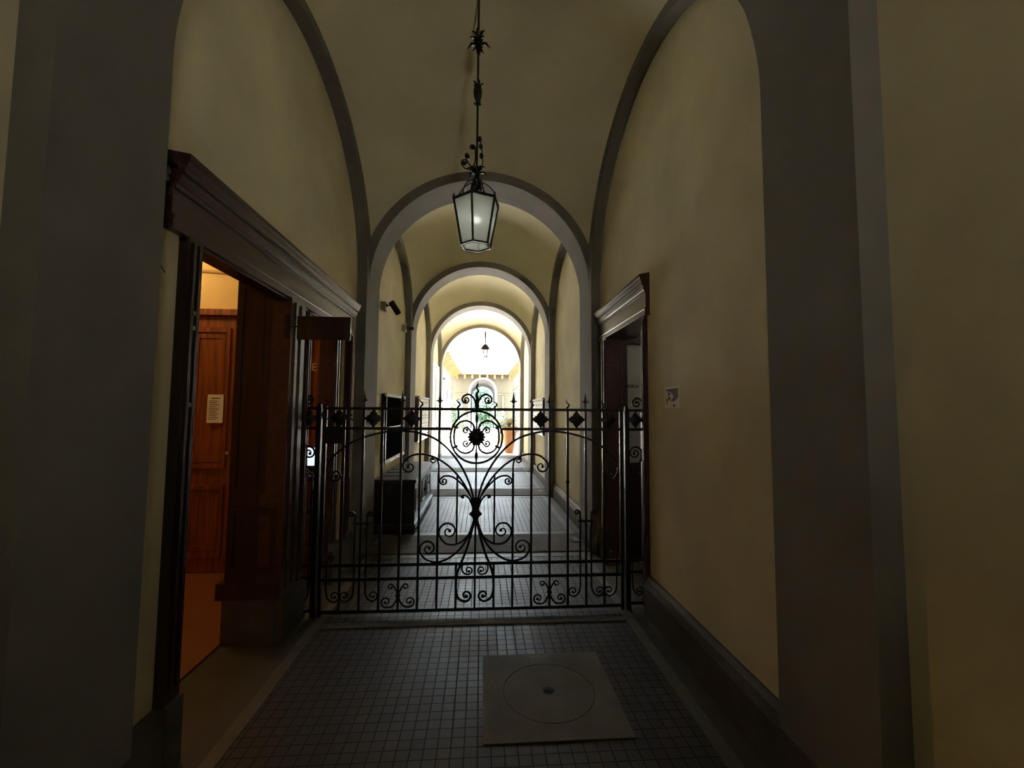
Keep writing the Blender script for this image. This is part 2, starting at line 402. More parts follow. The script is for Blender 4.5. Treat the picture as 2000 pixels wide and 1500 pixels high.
# lodge room behind the left wall
LX0, LY0, LY1 = -4.3, 1.2, 4.52
lw = MB().box(LX0-.1, LX0, LY0, LY1, 0, 3.5).box(LX0, WL-.30, LY0-.1, LY0, 0, 3.5).box(LX0, WL-.02, LY1, LY1+.1, 0, 3.5)
struct(lw.build('wall_lodge', ORY))
struct(MB().box(LX0, WL-.01, LY0, LY1, 3.4, 3.5).build('ceiling', ORY), 'ceiling of the lit lodge')
struct(MB().box(LX0, -1.75, LY0, LY1, -.1, .012).build('floor', TERR), 'terracotta floor of the lodge')
mo = MB().tube([(-4.2+2.75*t, 4.50, 2.90+.13*math.sin(math.pi*min(1, t*1.15))) for t in [i/30 for i in range(31)]], .035, 10)
mo.box(-4.3, -1.45, 4.50, 4.52, 3.12, 3.15)
struct(mo.build('trim_60', ORY), 'curved plaster moulding above the lodge door')
# inner wooden door with the paper notice
idr = struct(MB().box(-3.02, -2.97, 4.44, 4.519, .012, 2.54).box(-2.44, -2.39, 4.44, 4.519, .012, 2.54).box(-3.06, -2.35, 4.42, 4.519, 2.54, 2.60).build('door_2', ORW), 'varnished wooden door inside the lit lodge, carrying a paper notice')
idr['category'] = 'door'
ll = MB().box(-2.97, -2.44, 4.47, 4.518, .02, 2.535)
for z0, z1 in ((1.02, 2.42), (.16, .86)):
    leafpanel(ll, 4.47, -2.91, -2.52, z0, z1, .02); leafpanel(ll, 4.47, -2.86, -2.57, z0+.06, z1-.06, .008)
ll.build('leaf', ORW, idr)
MB().lathe([(0, -.05), (.018, -.045), (.02, -.03), (.008, -.02), (.008, 0)], c=(-2.485, 4.47, 1.17), seg=14, axis='y').build('knob', BRASS, idr, smooth=True)
npz = thing('paper_notice', (-2.625, 4.44, 1.605), 'printed white sheet pinned on the wooden door in the lodge', 'notice')
MB().box(-.076, .076, 0, .002, -.14, .14).build('sheet', PAP, npz)
pl = MB()
for k in range(11):
    wd = random.uniform(.035, .06); pl.box(-.06, -.06+wd*2, -.0015, -.0005, .075-.018*k, .079-.018*k)
pl.box(-.04, .04, -.0015, -.0005, .10, .108).build('print_lines', INK, npz)
# wood panelling on the right part of the back wall, with the gold letter
pan = MB().box(-2.33, -1.46, 4.47, 4.519, .012, 2.62)
leafpanel(pan, 4.47, -1.98, -1.72, 1.3, 2.5); leafpanel(pan, 4.47, -1.68, -1.47, 1.3, 2.5); leafpanel(pan, 4.47, -1.98, -1.47, .15, 1.15)
pan = struct(pan.build('trim_61', ORW), 'varnished wall panelling in the lodge')
text('gold_letter', 'E', .11, GOLD, (-1.695, 4.455, 2.03), (math.radians(90), 0, 0))
tag(bpy.data.objects['gold_letter'], 'gold capital letter on the orange panelling seen through the far opening', 'letter')
cb2 = thing('lodge_cabinet', (-1.72, 4.25, .012), 'low dark cabinet glimpsed through the far portal opening', 'cabinet')
MB().box(-.22, .22, -.17, .17, 0, .98).build('body', WOOD, cb2)
for z in (.10, .39, .68): MB().box(-.20, .20, -.185, -.17, z, z+.25).build('drawer', WOODF, cb2)
mn = thing('monitor', (-1.615, 4.25, .992), 'small bluish screen glowing on the lodge cabinet', 'screen')
MB().box(-.09, .09, -.06, .06, 0, .012).box(-.015, .015, -.01, .01, .012, .08).build('stand', BLK, mn)
MB().box(-.13, .13, -.012, .012, .07, .26).build('casing', BLK, mn)
SCR = bpy.data.materials.new('lit_screen'); SCR.use_nodes = True
SCR.node_tree.nodes['Principled BSDF'].inputs['Emission Color'].default_value = (.55, .72, 1, 1); SCR.node_tree.nodes['Principled BSDF'].inputs['Emission Strength'].default_value = .35
MB().box(-.12, .12, -.0135, -.012, .08, .25).build('display', SCR, mn)

# projecting sign board on the portal pilaster
sg = thing('projecting_sign', (-1.36, 3.16, 2.19), 'plain dark wooden sign board sticking out from the left portal on a short rod', 'sign')
MB().box(.03, .405, -.012, .012, -.085, .085, bev=.004).build('board', WOOD, sg)
MB().tube([(-.03, 0, .01), (.03, 0, .01)], .006, 8).build('rod', IRON, sg)
MB().box(-.045, -.02, -.045, .0, -.085, .085).build('wall_plate', WOOD, sg)

# right portal
dr = struct(MB().prism(cornice_poly(WR, -1, .45), 'y', 3.385, 4.80).build('door_3', WOODF), 'dark wooden doorway with moulded cornice, right of the gate')
dr['category'] = 'door'
jamb(3.44, 3.50, 1, z0=0, par=dr, d=.03); jamb(4.49, 4.672, 1, z0=0, par=dr)
MB().box(WR+.10, WR+.30, 3.45, 3.49, 0, 2.45).box(WR-.02, WR+.30, 3.43, 4.62, 2.41, 2.462).build('reveal_lining', WOODF, dr)
rr = MB().box(WR+.30, 3.3, 3.2, 3.3, 0, 2.8).box(3.2, 3.3, 3.3, 4.7, 0, 2.8).box(WR+.0, 3.3, 4.66, 4.76, 0, 2.8)
struct(rr.build('wall_stair', GREYP)); struct(MB().box(WR+.3, 3.3, 3.2, 4.76, 2.75, 2.85).build('ceiling', GREYP), 'ceiling of the stair lobby')
struct(MB().box(1.7, 3.3, 3.2, 4.76, -.1, .01).build('floor', STRIP), 'floor of the stair lobby')
ifr = struct(MB().box(1.40, 1.585, 4.56, 4.66, 0, 2.40).box(1.585, 2.25, 4.58, 4.66, 2.36, 2.55).box(1.40, 1.585, 4.56, 4.66, 2.40, 2.55).box(1.585, 2.25, 4.60, 4.66, 0, 1.05).build('door_4', WOOD), 'dark inner door frame of the stair lobby')
ifr['category'] = 'door'
MB().box(1.43, 1.46, 4.545, 4.56, .05, 2.38).box(1.51, 1.53, 4.545, 4.56, .05, 2.38).build('moulding', WOODF, ifr)
text('stair_sign', 'SCALA', .046, BLK, (1.675, 4.655, 1.89), (math.radians(90), 0, 0))
tag(bpy.data.objects['stair_sign'], 'dark painted word on the grey wall inside the right doorway', 'lettering')

# paper sign on right wall
ps = thing('arrow_notice', (WR, 3.0, 1.71), 'worn white paper with a portrait-like print taped on the ochre wall right of the gate', 'notice')
def yz(mb, poly, x0, x1): return mb.prism(poly, 'x', x0, x1)
MB().box(-.002, 0, -.117, .117, -.078, .078).build('sheet', PAP, ps)
pr = MB()
yz(pr, [(-.10, -.0), (-.10, .062), (.095, .062), (.095, -.02), (.075, -.058), (.07, -.01), (.02, -.03), (-.03, -.03), (-.06, -.02)], -.0035, -.002)
pr.build('dark_print', mat('print_grey', (.22, .20, .18), .8), ps)
wp = MB(); yz(wp, [(.045, .04), (.02, .04), (-.035, .006), (.015, -.03), (.035, -.03), (.0, .0), (.04, .0), (.04, .016), (.002, .016)], -.0045, -.0035)
wp.box(-.0045, -.0035, .06, .085, -.01, .05); wp.build('pale_print', PAP, ps)
MB().prism([(-.05, -.06), (-.03, -.045), (-.02, -.06), (-.04, -.075)], 'x', -.0035, -.002).build('torn_spot', INK, ps)

# ------------------------------------------------------------ wrought iron gate
GY, GX = 3.52, -.037
def P3(p): return (p[0], 0, p[1])
gate = thing('wrought_iron_gate', (GX, GY, 0), 'large black wrought iron gate with scrolls and a central rosette ring', 'gate')
pl_ = thing('gate_side_panel', (GX, GY, 0), 'narrow fixed iron panel and post between gate and left wood portal', 'railing')
prr = thing('gate_side_panel', (GX, GY, 0), 'narrow fixed iron panel and post between gate and right ochre wall', 'railing')
def rail(par, x0, x1, z, h=.011, t=.009): MB().box(x0, x1, -t, t, z-h, z+h, bev=.002).build('rail', IRON, par)
for z in (.035, .281, .388): rail(gate, -1.20, 1.20, z, .012)
rail(gate, -1.20, 1.20, 1.615)
rail(gate, -1.20, -.208, 1.456); rail(gate, .208, 1.20, 1.456)
def bar(par, x, z0, z1, r=.0085): MB().tube([(x, 0, z0), (x, 0, z1)], r, square=True).build('bar', IRON, par)
def flame(par, x, z=1.615, h=.085):
    pts = [(x, 0, z), (x-.004, 0, z+.2*h), (x+.012, 0, z+.42*h), (x+.004, 0, z+.62*h), (x-.012, 0, z+.8*h), (x-.002, 0, z+h)]
    MB().tube(cr(pts, 4), [.008, .008, .0075, .0065, .005, .0035, .002], 6).build('flame_finial', IRON, par)
def spear(par, x, z=1.615):
    mb = MB().tube([(x, 0, z), (x, 0, z+.05)], .006, 6).lathe([(0, 0), (.009, .004), (.009, .012), (0, .016)], c=(x, 0, z+.02), seg=8)
    mb.lathe([(.004, .0), (.018, .022), (.012, .032), (.004, .075), (.001, .10)], c=(x, 0, z+.045), seg=4)
    mb.box(x-.028, x+.028, -.004, .004, z+.064, z+.072)
    mb.build('spear_finial', IRON, par)
def knob(par, x, z, r=.017):
    MB().lathe([(.007, -.03), (.010, -.022), (.012, -.012), (r, 0), (.012, .012), (.010, .022), (.007, .03)], c=(x, 0, z), seg=10).build('knob', IRON, par, smooth=True)
for n in range(0, 8):
    for s in ((1,) if n == 0 else (-1, 1)):
        x = s*.15*n
        if n == 0: bar(gate, x, .035, .70, .008); bar(gate, x, .90, 1.62, .0065)
        elif n == 1:
            bar(gate, x, .035, .388); bar(gate, x, .545, 1.085, .007); bar(gate, x, 1.54, 1.615, .007); flame(gate, x)
        elif n == 2:
            bar(gate, x, 1.366, 1.615, .008); spear(gate, x)
            bar(gate, x, .035, 1.10)
        else:
            bar(gate, x, .035, 1.615)
            (spear if n in (4, 6) else flame)(gate, x)
            if n == 5: knob(gate, x, 1.024)
for s in (-1, 1):
    MB().tube([(s*1.20, 0, .0), (s*1.20, 0, 1.63)], .013, square=True).build('stile', IRON, gate)
    flame(gate, s*1.20, 1.62)
    par = pl_ if s < 0 else prr
    MB().tube([(s*1.247, 0, .0), (s*1.247, 0, 1.60), (s*1.247, 0, 1.65)], [.019, .019, .012], square=True).build('post', IRON, par)
    e = 1.40
    for z in (.05, .30, .395, 1.456, 1.615): rail(par, *sorted((s*1.26, s*(e if z < 1 or s > 0 else 1.44))), z)
    MB().tube([(s*1.385, 0, .03), (s*1.385, 0, 1.60)], .012, square=True).build('end_bar', IRON, par)
def scroll(par, pts, c=None, d=1, r=.0075, s=1, turns=1.15, rend=.01, ball=True, r_end=.6, name='scroll', head=True):
    P = [tuple(q) for q in cr([Vector((p[0], p[1])) for p in pts], 6)] if len(pts) > 1 else list(pts)
    n0 = len(P)
    if c: P += spiral(P[-1], c, d, turns, rend)
    n = len(P); rs = [r*(1-(1-r_end)*max(0, (i-n0)/(n-n0+1))) for i in range(n)]
    mb = MB().tube([(s*p[0], 0, p[1]) for p in P], rs, 7)
    if c and ball: mb.lathe([(0, -r*1.1), (r*1.3, -r*.7), (r*1.6, 0), (r*1.3, r*.7), (0, r*1.1)], c=(s*P[-1][0], 0, P[-1][1]), seg=8, axis='y')
    return mb.build(name, IRON, par, smooth=True)
for s in (-1, 1):
    q = dict(par=gate, s=s)
    scroll(pts=[(.012, .87), (.05, 1.01), (.122, 1.157), (.221, 1.285), (.333, 1.375), (.459, 1.420), (.558, 1.436), (.657, 1.436), (.771, 1.421), (.929, 1.375), (1.029, 1.318), (1.13, 1.235), (1.172, 1.16), (1.165, 1.09), (1.13, 1.045)], c=(1.108, 1.088), d=-1, r=.0085, **q)
    scroll(pts=[(.03, .89), (.083, .993), (.152, 1.088), (.236, 1.168), (.334, 1.226), (.432, 1.252), (.516, 1.240), (.574, 1.195)], c=(.533, 1.152), d=-1, r=.008, **q)
    scroll(pts=[(.04, .91), (.07, .96), (.127, 1.025), (.190, 1.070), (.251, 1.077), (.29, 1.05)], c=(.258, 1.037), d=-1, r=.0075, **q)
    scroll(pts=[(.028, .84), (.052, .895), (.085, .922), (.11, .921)], c=(.108, .911), d=-1, r=.007, turns=.6, rend=.006, **q)
    scroll(pts=[(.30, 1.08), (.30, 1.15), (.308, 1.198), (.330, 1.226)], c=(.343, 1.202), d=-1, r=.007, **q)
    scroll(pts=[(.016, .72), (.045, .628), (.10, .565), (.173, .537), (.243, .551), (.287, .605)], c=(.214, .640), d=1, r=.0085, turns=1.5, **q)
    scroll(pts=[(.02, .70), (.07, .574), (.141, .482), (.226, .422), (.311, .402), (.394, .428), (.437, .480)], c=(.372, .508), d=1, r=.0085, turns=1.5, **q)
    scroll(pts=[(.014, .70), (.05, .56), (.085, .453), (.12, .372), (.143, .292), (.149, .186), (.129, .120), (.090, .095)], c=(.070, .140), d=-1, r=.010, **q)
    scroll(pts=[(.095, .385), (.104, .352), (.092, .316), (.064, .302)], c=(.052, .335), d=-1, r=.007, **q)
    for sx in (-1, 1):
        X = lambda a: .60+sx*a
        scroll(pts=[(X(0), .155), (X(.020), .200), (X(.046), .236)], c=(X(.058), .216), d=-sx, r=.007, turns=.75, **q)
        scroll(pts=[(X(0), .150), (X(.020), .098), (X(.052), .066), (X(.092), .061)], c=(X(.090), .105), d=sx, r=.0075, **q)
    MB().lathe([(.0, -.014), (.02, -.008), (.022, 0), (.02, .008), (0, .014)], c=(s*.60, 0, .153), seg=8, axis='y').build('collar', IRON, gate)
    scroll(pts=[(.854, .40), (.854, .20), (.839, .140), (.804, .112)], c=(.795, .155), d=-1, r=.0075, **q)
    scroll(pts=[(.854, .39), (.854, .74), (.848, .785)], c=(.826, .778), d=1, r=.0075, turns=.9, **q)
    scroll(pts=[(.946, .40), (.945, .20), (.966, .135), (1.005, .111)], c=(1.008, .155), d=1, r=.0075, **q)
    scroll(pts=[(.946, .39), (.946, .74), (.954, .785)], c=(.976, .778), d=-1, r=.0075, turns=.9, **q)
    scroll(pts=[(1.154, .40), (1.153, .20), (1.135, .135), (1.094, .111)], c=(1.090, .155), d=-1, r=.0075, **q)
    scroll(pts=[(1.154, .38), (1.154, .415), (1.142, .452)], c=(1.120, .440), d=1, r=.0075, turns=.9, **q)
    MB().box(*sorted((s*.835, s*.965)), -.009, .009, .702, .718, bev=.003).build('collar', IRON, gate)
    # side panel scrolls
    q = dict(par=pl_ if s < 0 else prr, s=s)
    scroll(pts=[(1.385, 1.46), (1.395, 1.62), (1.392, 1.68), (1.360, 1.715)], c=(1.338, 1.675), d=1, r=.009, **q)
    scroll(pts=[(1.262, 1.138), (1.30, 1.142), (1.345, 1.165), (1.372, 1.215), (1.378, 1.262)], c=(1.318, 1.262), d=1, r=.008, turns=1.6, **q)
    scroll(pts=[(1.285, .40), (1.285, 1.04), (1.296, 1.094), (1.322, 1.120)], c=(1.335, 1.095), d=-1, r=.0075, **q)
    scroll(pts=[(1.288, .39), (1.288, .20), (1.304, .140), (1.335, .112)], c=(1.343, .150), d=1, r=.0075, **q)
# central ring, C scrolls and spirals
RC = (0, 1.39)
MB().tube([(.211*math.cos(a), 0, RC[1]+.211*math.sin(a)) for a in [2*math.pi*i/64 for i in range(64)]]+[(.211, 0, RC[1])], .0085, 7, caps=False).build('ring', IRON, gate, smooth=True)
for s in (-1, 1):
    scroll(gate, [(.012, 1.44), (.028, 1.49), (.055, 1.512), (.092, 1.522), (.14, 1.505), (.173, 1.46), (.183, 1.393), (.173, 1.325), (.14, 1.278), (.092, 1.260), (.055, 1.268), (.028, 1.29), (.012, 1.34)], r=.0078, s=s, name='inner_scroll')
    for t in (-1, 1):
        scroll(gate, [(.04, 1.39+t*.02), (.052, 1.39+t*.05), (.075, 1.39+t*.078)], (.084, 1.39+t*.050), -t, .0068, s, .95, .008, name='inner_scroll')
        a = math.radians(25)*t; ca, sa = math.cos(a), math.sin(a)
        MB().tube([(s*.168*ca, 0, 1.39+.168*sa), (s*.213*ca, 0, 1.39+.213*sa)], .009, square=True).build('tie', IRON, gate)
    scroll(gate, [(.006, 1.635), (.012, 1.675), (.036, 1.718), (.075, 1.738), (.11, 1.72)], (.088, 1.692), -1, .008, s, 1.3, name='crest_scroll')
MB().tube(cr([(0, 0, 1.62), (.002, 0, 1.70), (-.004, 0, 1.735), (.010, 0, 1.765), (-.004, 0, 1.795), (.006, 0, 1.82), (.002, 0, 1.85)], 5), [.016, .012, .009, .008, .007, .005, .002], 8).build('flame_finial', IRON, gate)
knob(gate, 0, 1.538, .013); knob(gate, 0, 1.239, .013)
def sunflower(par, x, z, R=.078, n=16):
    mb = MB()
    for ring_, (r1, k, off, dy) in enumerate(((R, n, 0, -.008), (R*.78, n-4, .2, -.018))):
        for j in range(k):
            a = off+2*math.pi*j/k; u = (math.cos(a), math.sin(a)); v = (-u[1], u[0]); b = r1*.32; ww = r1*math.pi/k*1.1
            for sd in (1, -1):
                pts = [(x+u[0]*b+v[0]*0, dy*sd, z+u[1]*b), (x+u[0]*r1*.65+v[0]*ww, dy*sd*.5, z+u[1]*r1*.65+v[1]*ww), (x+u[0]*r1, 0, z+u[1]*r1), (x+u[0]*r1*.65-v[0]*ww, dy*sd*.5, z+u[1]*r1*.65-v[1]*ww)]
                mb.bm.faces.new([mb.bm.verts.new(p) for p in pts])
    mb.lathe([(0, -.034), (R*.25, -.030), (R*.42, -.018), (R*.45, 0), (R*.42, .018), (R*.25, .03), (0, .034)], c=(x, 0, z), seg=14, axis='y')
    return mb.build('rosette', IRON, par)
sunflower(gate, 0, 1.39)
def diamond(par, x, z, R=.075):
    mb = MB()
    for sd in (-1, 1):
        for k in range(4):
            a = math.pi/2*k; 
            for j in range(3):
                b = a+math.radians((-45, 0, 45)[j])*0.62; r = R*(.70, 1.0, .70)[j]*1.03
                u = (math.cos(b), math.sin(b)); v = (-u[1], u[0]); ww = R*.26
                pts = [(x, sd*.020, z), (x+u[0]*r*.6+v[0]*ww, sd*.012, z+u[1]*r*.6+v[1]*ww), (x+u[0]*r, sd*.004, z+u[1]*r), (x+u[0]*r*.6-v[0]*ww, sd*.012, z+u[1]*r*.6-v[1]*ww)]
                mb.bm.faces.new([mb.bm.verts.new(p) for p in pts])
    mb.prism([(x-R*.82, z), (x, z-R*.82), (x+R*.82, z), (x, z+R*.82)], 'y', -.005, .005)
    mb.lathe([(0, -.03), (.013, -.026), (.018, -.014), (.018, .014), (.013, .026), (0, .03)], c=(x, 0, z), seg=10, axis='y')
    return mb.build('rosette', IRON, par)
for s in (-1, 1):
    for x in (.525, .825, 1.095): diamond(gate, s*x, 1.536)
    diamond(pl_ if s < 0 else prr, s*1.325, 1.536, .068)
# waist collar and sheath
MB().lathe([(.008, .685), (.020, .72), (.027, .75), (.040, .760), (.052, .770), (.050, .782), (.038, .790), (.030, .80), (.030, .825), (.044, .87), (.040, .90), (.012, .91)], seg=16, squash=.55).build('waist_collar', IRON, gate, smooth=True)
# lock box and chain on the left
MB().box(-1.185, -1.045, -.022, .022, 1.335, 1.47, bev=.004).build('lock_box', IRON, gate)
ch = thing('gate_chain', (GX-1.12, GY-.04, 1.53), 'tangled dark chain looped round the gate edge above the lock plate', 'chain')
def link_mesh(name, c, rz, rx):
    mb = MB(); pts = []
    for i in range(17):
        a = 2*math.pi*i/16; pts.append(Matrix.Rotation(rz, 3, 'Y') @ (Matrix.Rotation(rx, 3, 'X') @ Vector((.019*math.cos(a), 0, .011*math.sin(a)))) + Vector(c))
    return mb.tube(pts, .0035, 6, caps=False).build(name, IRON, ch)
for i in range(18):
    t = i/17; link_mesh('link', (-.13+.26*t, .018-.035*math.sin(math.pi*t*3), -.012+.045*math.sin(t*9)+.01*math.cos(i*2)), t*5+i*.3, (i % 2)*1.4)

# ------------------------------------------------------------ hanging lantern
ln = thing('hanging_lantern', (-.060, 3.36, 0), 'hexagonal wrought iron lantern with frosted panes hanging before the gate', 'lantern')
ZT, ZB, RT, RB = 3.27, 2.915, .188, .120
ang = [math.radians(-10+60*k) + math.radians(-90) for k in range(6)]
def hv(R, a, z): return Vector((R*math.cos(a), R*math.sin(a), z))
fr = MB()
for k in range(6):
    a, b = ang[k], ang[(k+1) % 6]
    fr.tube([hv(RT, a, ZT), hv(RB, a, ZB)], .008, square=True)
    fr.tube([hv(RT, a, ZT), hv(RT, b, ZT)], .008, square=True); fr.tube([hv(RB, a, ZB), hv(RB, b, ZB)], .007, square=True)
    fr.tube([hv(RB-.004, a, ZB-.012), hv(RB-.004, b, ZB-.012)], .003, 5)
fr.build('frame', IRON, ln)
for k in range(6):
    a, b = ang[k], ang[(k+1) % 6]
    mb = MB(); q = [hv(RT-.006, a, ZT-.006), hv(RT-.006, b, ZT-.006), hv(RB-.006, b, ZB+.006), hv(RB-.006, a, ZB+.006)]
    n = (q[1]-q[0]).cross(q[2]-q[0]).normalized()*.002
    A = [mb.bm.verts.new(p+n) for p in q]; B = [mb.bm.verts.new(p-n) for p in q]
    mb.bm.faces.new(A); mb.bm.faces.new(B[::-1])
    for i in range(4): mb.bm.faces.new((A[i], B[i], B[(i+1) % 4], A[(i+1) % 4]))
    mb.build('pane', OPAL, ln)
    MB().lathe([(.008, 0), (.012, .008), (.005, .016), (.009, .024), (.002, .036)], c=tuple(hv(RT, a, ZT+.004)), seg=8).build('corner_finial', IRON, ln)
    mid = (a+b)/2 if k < 5 else ang[5]+math.radians(30)
    MB().tube(cr([hv(RT*.86, mid, ZT), hv(RT*.80, mid, ZT+.06), hv(RT*.62, mid, ZT+.12), hv(RT*.30, mid, ZT+.165), hv(.02, mid, ZT+.18)], 5), .0045, 6).build('arm', IRON, ln)
MB().lathe([(0, 0), (.022, .01), (.026, .05), (.018, .07), (.010, .08), (0, .082)], c=(0, 0, ZT+.05), seg=12).tube([(0, 0, ZT+.12), (0, 0, ZT+.20)], .006).build('lamp_holder', BLK, ln)
MB().tube([(0, 0, ZT+.16), (.0, 0, 5.08)], .0085, 8).build('rod', IRON, ln)
MB().lathe([(.004, 0), (.016, .02), (.03, .05), (.034, .07), (.02, .09), (.014, .12), (.024, .14), (.012, .17), (.006, .22)], c=(0, 0, ZT+.12), seg=12).build('hub', IRON, ln, smooth=True)
def iron_leaf(mb, base, ad, L, rise, wdt=.02, droop=.04):
    u = Vector((math.cos(ad), math.sin(ad), 0)); v = Vector((-u.y, u.x, 0)); rows = []
    for i in range(7):
        t = i/6; c = Vector(base)+u*L*t+Vector((0, 0, rise*math.sin(t*math.pi*.6)-droop*t*t)); w2 = wdt*math.sin(math.pi*min(1, .12+.9*t))*(1.0)
        rows.append([mb.bm.verts.new(c+v*w2), mb.bm.verts.new(c+Vector((0, 0, .006))), mb.bm.verts.new(c-v*w2), mb.bm.verts.new(c-Vector((0, 0, .006)))])
    for i in range(6):
        for j in range(4): mb.bm.faces.new((rows[i][j], rows[i][(j+1) % 4], rows[i+1][(j+1) % 4], rows[i+1][j]))
lv = MB()
for k in range(6): iron_leaf(lv, (0, 0, 3.50+.02*(k % 2)), k*1.05+.3, .085, .05, .024, .03)
for k in range(4): iron_leaf(lv, (0, 0, 3.46), k*1.57+.9, .07, -.02, .02, .06)
lv.build('leaf_cluster', IRON, ln)
sc = MB()
def sspiral(p, pts, c, d, r=.005, a=0, ball=.016):
    P = [tuple(q) for q in cr([Vector(q) for q in pts], 6)]; P += spiral(P[-1], c, d, 1.0, .01)
    ca, sa = math.cos(a), math.sin(a)
    p.tube([(q[0]*ca, q[0]*sa, q[1]) for q in P], r, 6)
    e = P[-1]; p.lathe([(0, -ball), (ball*.8, -ball*.6), (ball, 0), (ball*.8, ball*.6), (0, ball)], c=(e[0]*ca, e[0]*sa, e[1]), seg=8)
sspiral(sc, [(.0, 3.52), (-.05, 3.545), (-.095, 3.555), (-.118, 3.58)], (-.098, 3.605), -1, ball=.02)
sspiral(sc, [(-.03, 3.55), (-.015, 3.62), (-.012, 3.68), (-.016, 3.73)], (-.040, 3.735), 1, ball=.02)
for (x, z) in ((.022, 3.805), (.030, 3.745), (.036, 3.665)):
    sc.lathe([(0, -.026), (.012, -.018), (.018, 0), (.012, .018), (0, .026)], c=(x, 0, z), seg=8)
sc.tube(cr([(0, 0, 3.50), (.045, 0, 3.60), (.040, 0, 3.68), (.034, 0, 3.75), (.018, 0, 3.82)], 5), .004, 6)
for a in (1.9, 3.9): sspiral(sc, [(.0, 3.52), (.06, 3.55), (.10, 3.57), (.12, 3.60)], (.10, 3.615), 1, a=a)
sc.build('scrollwork', IRON, ln, smooth=True)
ur = MB().lathe([(.006, -.10), (.012, -.085), (.026, -.08), (.012, -.07), (.016, -.055), (.030, -.02), (.036, .02), (.034, .05), (.024, .055), (.030, .075), (.022, .09), (.012, .085), (.008, .10)], c=(0, 0, 4.18), seg=12)
for k in range(5):
    a = k*1.257; iron_leaf(ur, (.01*math.cos(a), .01*math.sin(a), 4.235), a, .035, .045, .012, .0)
    iron_leaf(ur, (.0, .0, 4.11), a+.5, .035, -.01, .008, -.02)
ur.build('urn_knop', IRON, ln)
lc = MB().lathe([(.006, -.10), (.016, -.06), (.020, 0), (.012, .05), (.006, .10)], c=(0, 0, 4.64), seg=8)
for k in range(5):
    a = k*1.257+.2
    iron_leaf(lc, (0, 0, 4.60), a, .10, .06, .022, .05); iron_leaf(lc, (0, 0, 4.64), a+.6, .055, .08, .018, .0); iron_leaf(lc, (0, 0, 4.62), a+.3, .05, -.03, .014, .03)
lc.build('leaf_knop', IRON, ln)

# ------------------------------------------------------------ bay 2 fittings
cc = thing('security_camera', (WL, 6.02, 3.05), 'dark bullet security camera on a pale box, high on the left wall', 'camera')
MB().box(0, .07, -.06, .06, -.06, .06, bev=.006).build('junction_box', mat('khaki_plastic', (.28, .25, .14), .6), cc)
MB().tube([(.07, 0, .015), (.11, .0, .015), (.15, .0, .02)], .010, 8).lathe([(0, 0), (.03, .0), (.012, .02)], c=(.07, 0, .015), seg=10, axis='x').build('arm', BLK, cc)
bd = MB().lathe([(0, -.10), (.036, -.10), (.042, -.09), (.042, .09), (.036, .10), (0, .10)], seg=16)
bo = bd.build('body', BLK, cc, smooth=True); bo.location = (.185, .0, -.015); bo.rotation_euler = (math.radians(25), math.radians(-32), 0)
MB().lathe([(0, 0), (.022, .004), (.024, .015), (0, .02)], c=(.055, -.01, -.085), seg=10).build('cable_gland', WHF, cc)
c2_ = thing('security_camera', (WL, 7.62, 3.06), 'small camera box further along the left wall, next to the second arch', 'camera')
MB().box(0, .065, -.06, .06, -.06, .05, bev=.006).build('junction_box', bpy.data.materials['khaki_plastic'], c2_)
MB().tube([(.065, 0, .0), (.10, 0, .0)], .012, 8).build('arm', BLK, c2_)
MB().lathe([(0, 0), (.02, .004), (.02, .015), (0, .02)], c=(.06, -.02, .05), seg=10).lathe([(0, 0), (.02, .004), (.024, .02), (0, .025)], c=(.06, -.02, -.08), seg=10).build('cable_gland', WHF, c2_)
bo2 = MB().lathe([(0, -.05), (.025, -.05), (.03, -.04), (.03, .04), (0, .05)], seg=14, axis='x').build('body', BLK, c2_, smooth=True); bo2.location = (.15, .05, 0)

nb = thing('framed_opening', (WL, 6.93, 1.36), 'pale framed opening above the chest, its dark interior drawn as a flat black sheet', 'opening')
MB().box(0, .05, -.75, .75, -.50, .48).build('backing', DARK, nb)  # flat black sheet stands in for the unlit interior of the opening
f_ = MB().box(.02, .075, -.75, .75, .44, .49, bev=.006).box(.02, .075, -.75, .75, -.52, -.47, bev=.006).box(.05, .065, -.72, .72, -.02, .0)
f_.box(.02, .07, .71, .75, -.47, .44); f_.build('frame', WHF, nb)
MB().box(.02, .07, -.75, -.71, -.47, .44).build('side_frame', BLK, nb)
tag(MB().box(WL, WL+.003, 5.78, 6.08, 1.66, 1.80).build('paper_sheet', PAP), 'small white sheet on the wall just before the dark framed opening', 'notice')

# chest
cs = thing('chest', (-1.345, 5.62, .038), 'long dark wooden chest along the left wall beyond the gate', 'chest')
CW = mat('chest_wood', (.055, .045, .042), .30, var=.3, vscale=4, stretch=(2, 1, 6))
MB().prism([(0, .12), (.50, .12), (.475, .64), (0, .64)], 'y', 0, 1.95).build('body', CW, cs)
lid = MB().box(-.02, .53, -.035, 1.985, .64, .685, bev=.008)
for y in (.28, .62, .96): lid.box(.02, .30, y, y+.012, .685, .692)
lid.build('lid', CW, cs)
MB().box(-.01, .525, -.02, 1.97, .06, .13, bev=.01).build('base_moulding', CW, cs)
for (x, y) in ((.47, .06), (.47, 1.88), (.04, .06), (.04, 1.88)):
    MB().lathe([(.03, 0), (.045, .02), (.045, .05), (.03, .065)], c=(x, y, 0), seg=8).build('foot', CW, cs)
MB().box(-.0, .51, -.005, .01, .0, .64).build('end_panel', mat('chest_end', (.02, .014, .012), .5), cs)
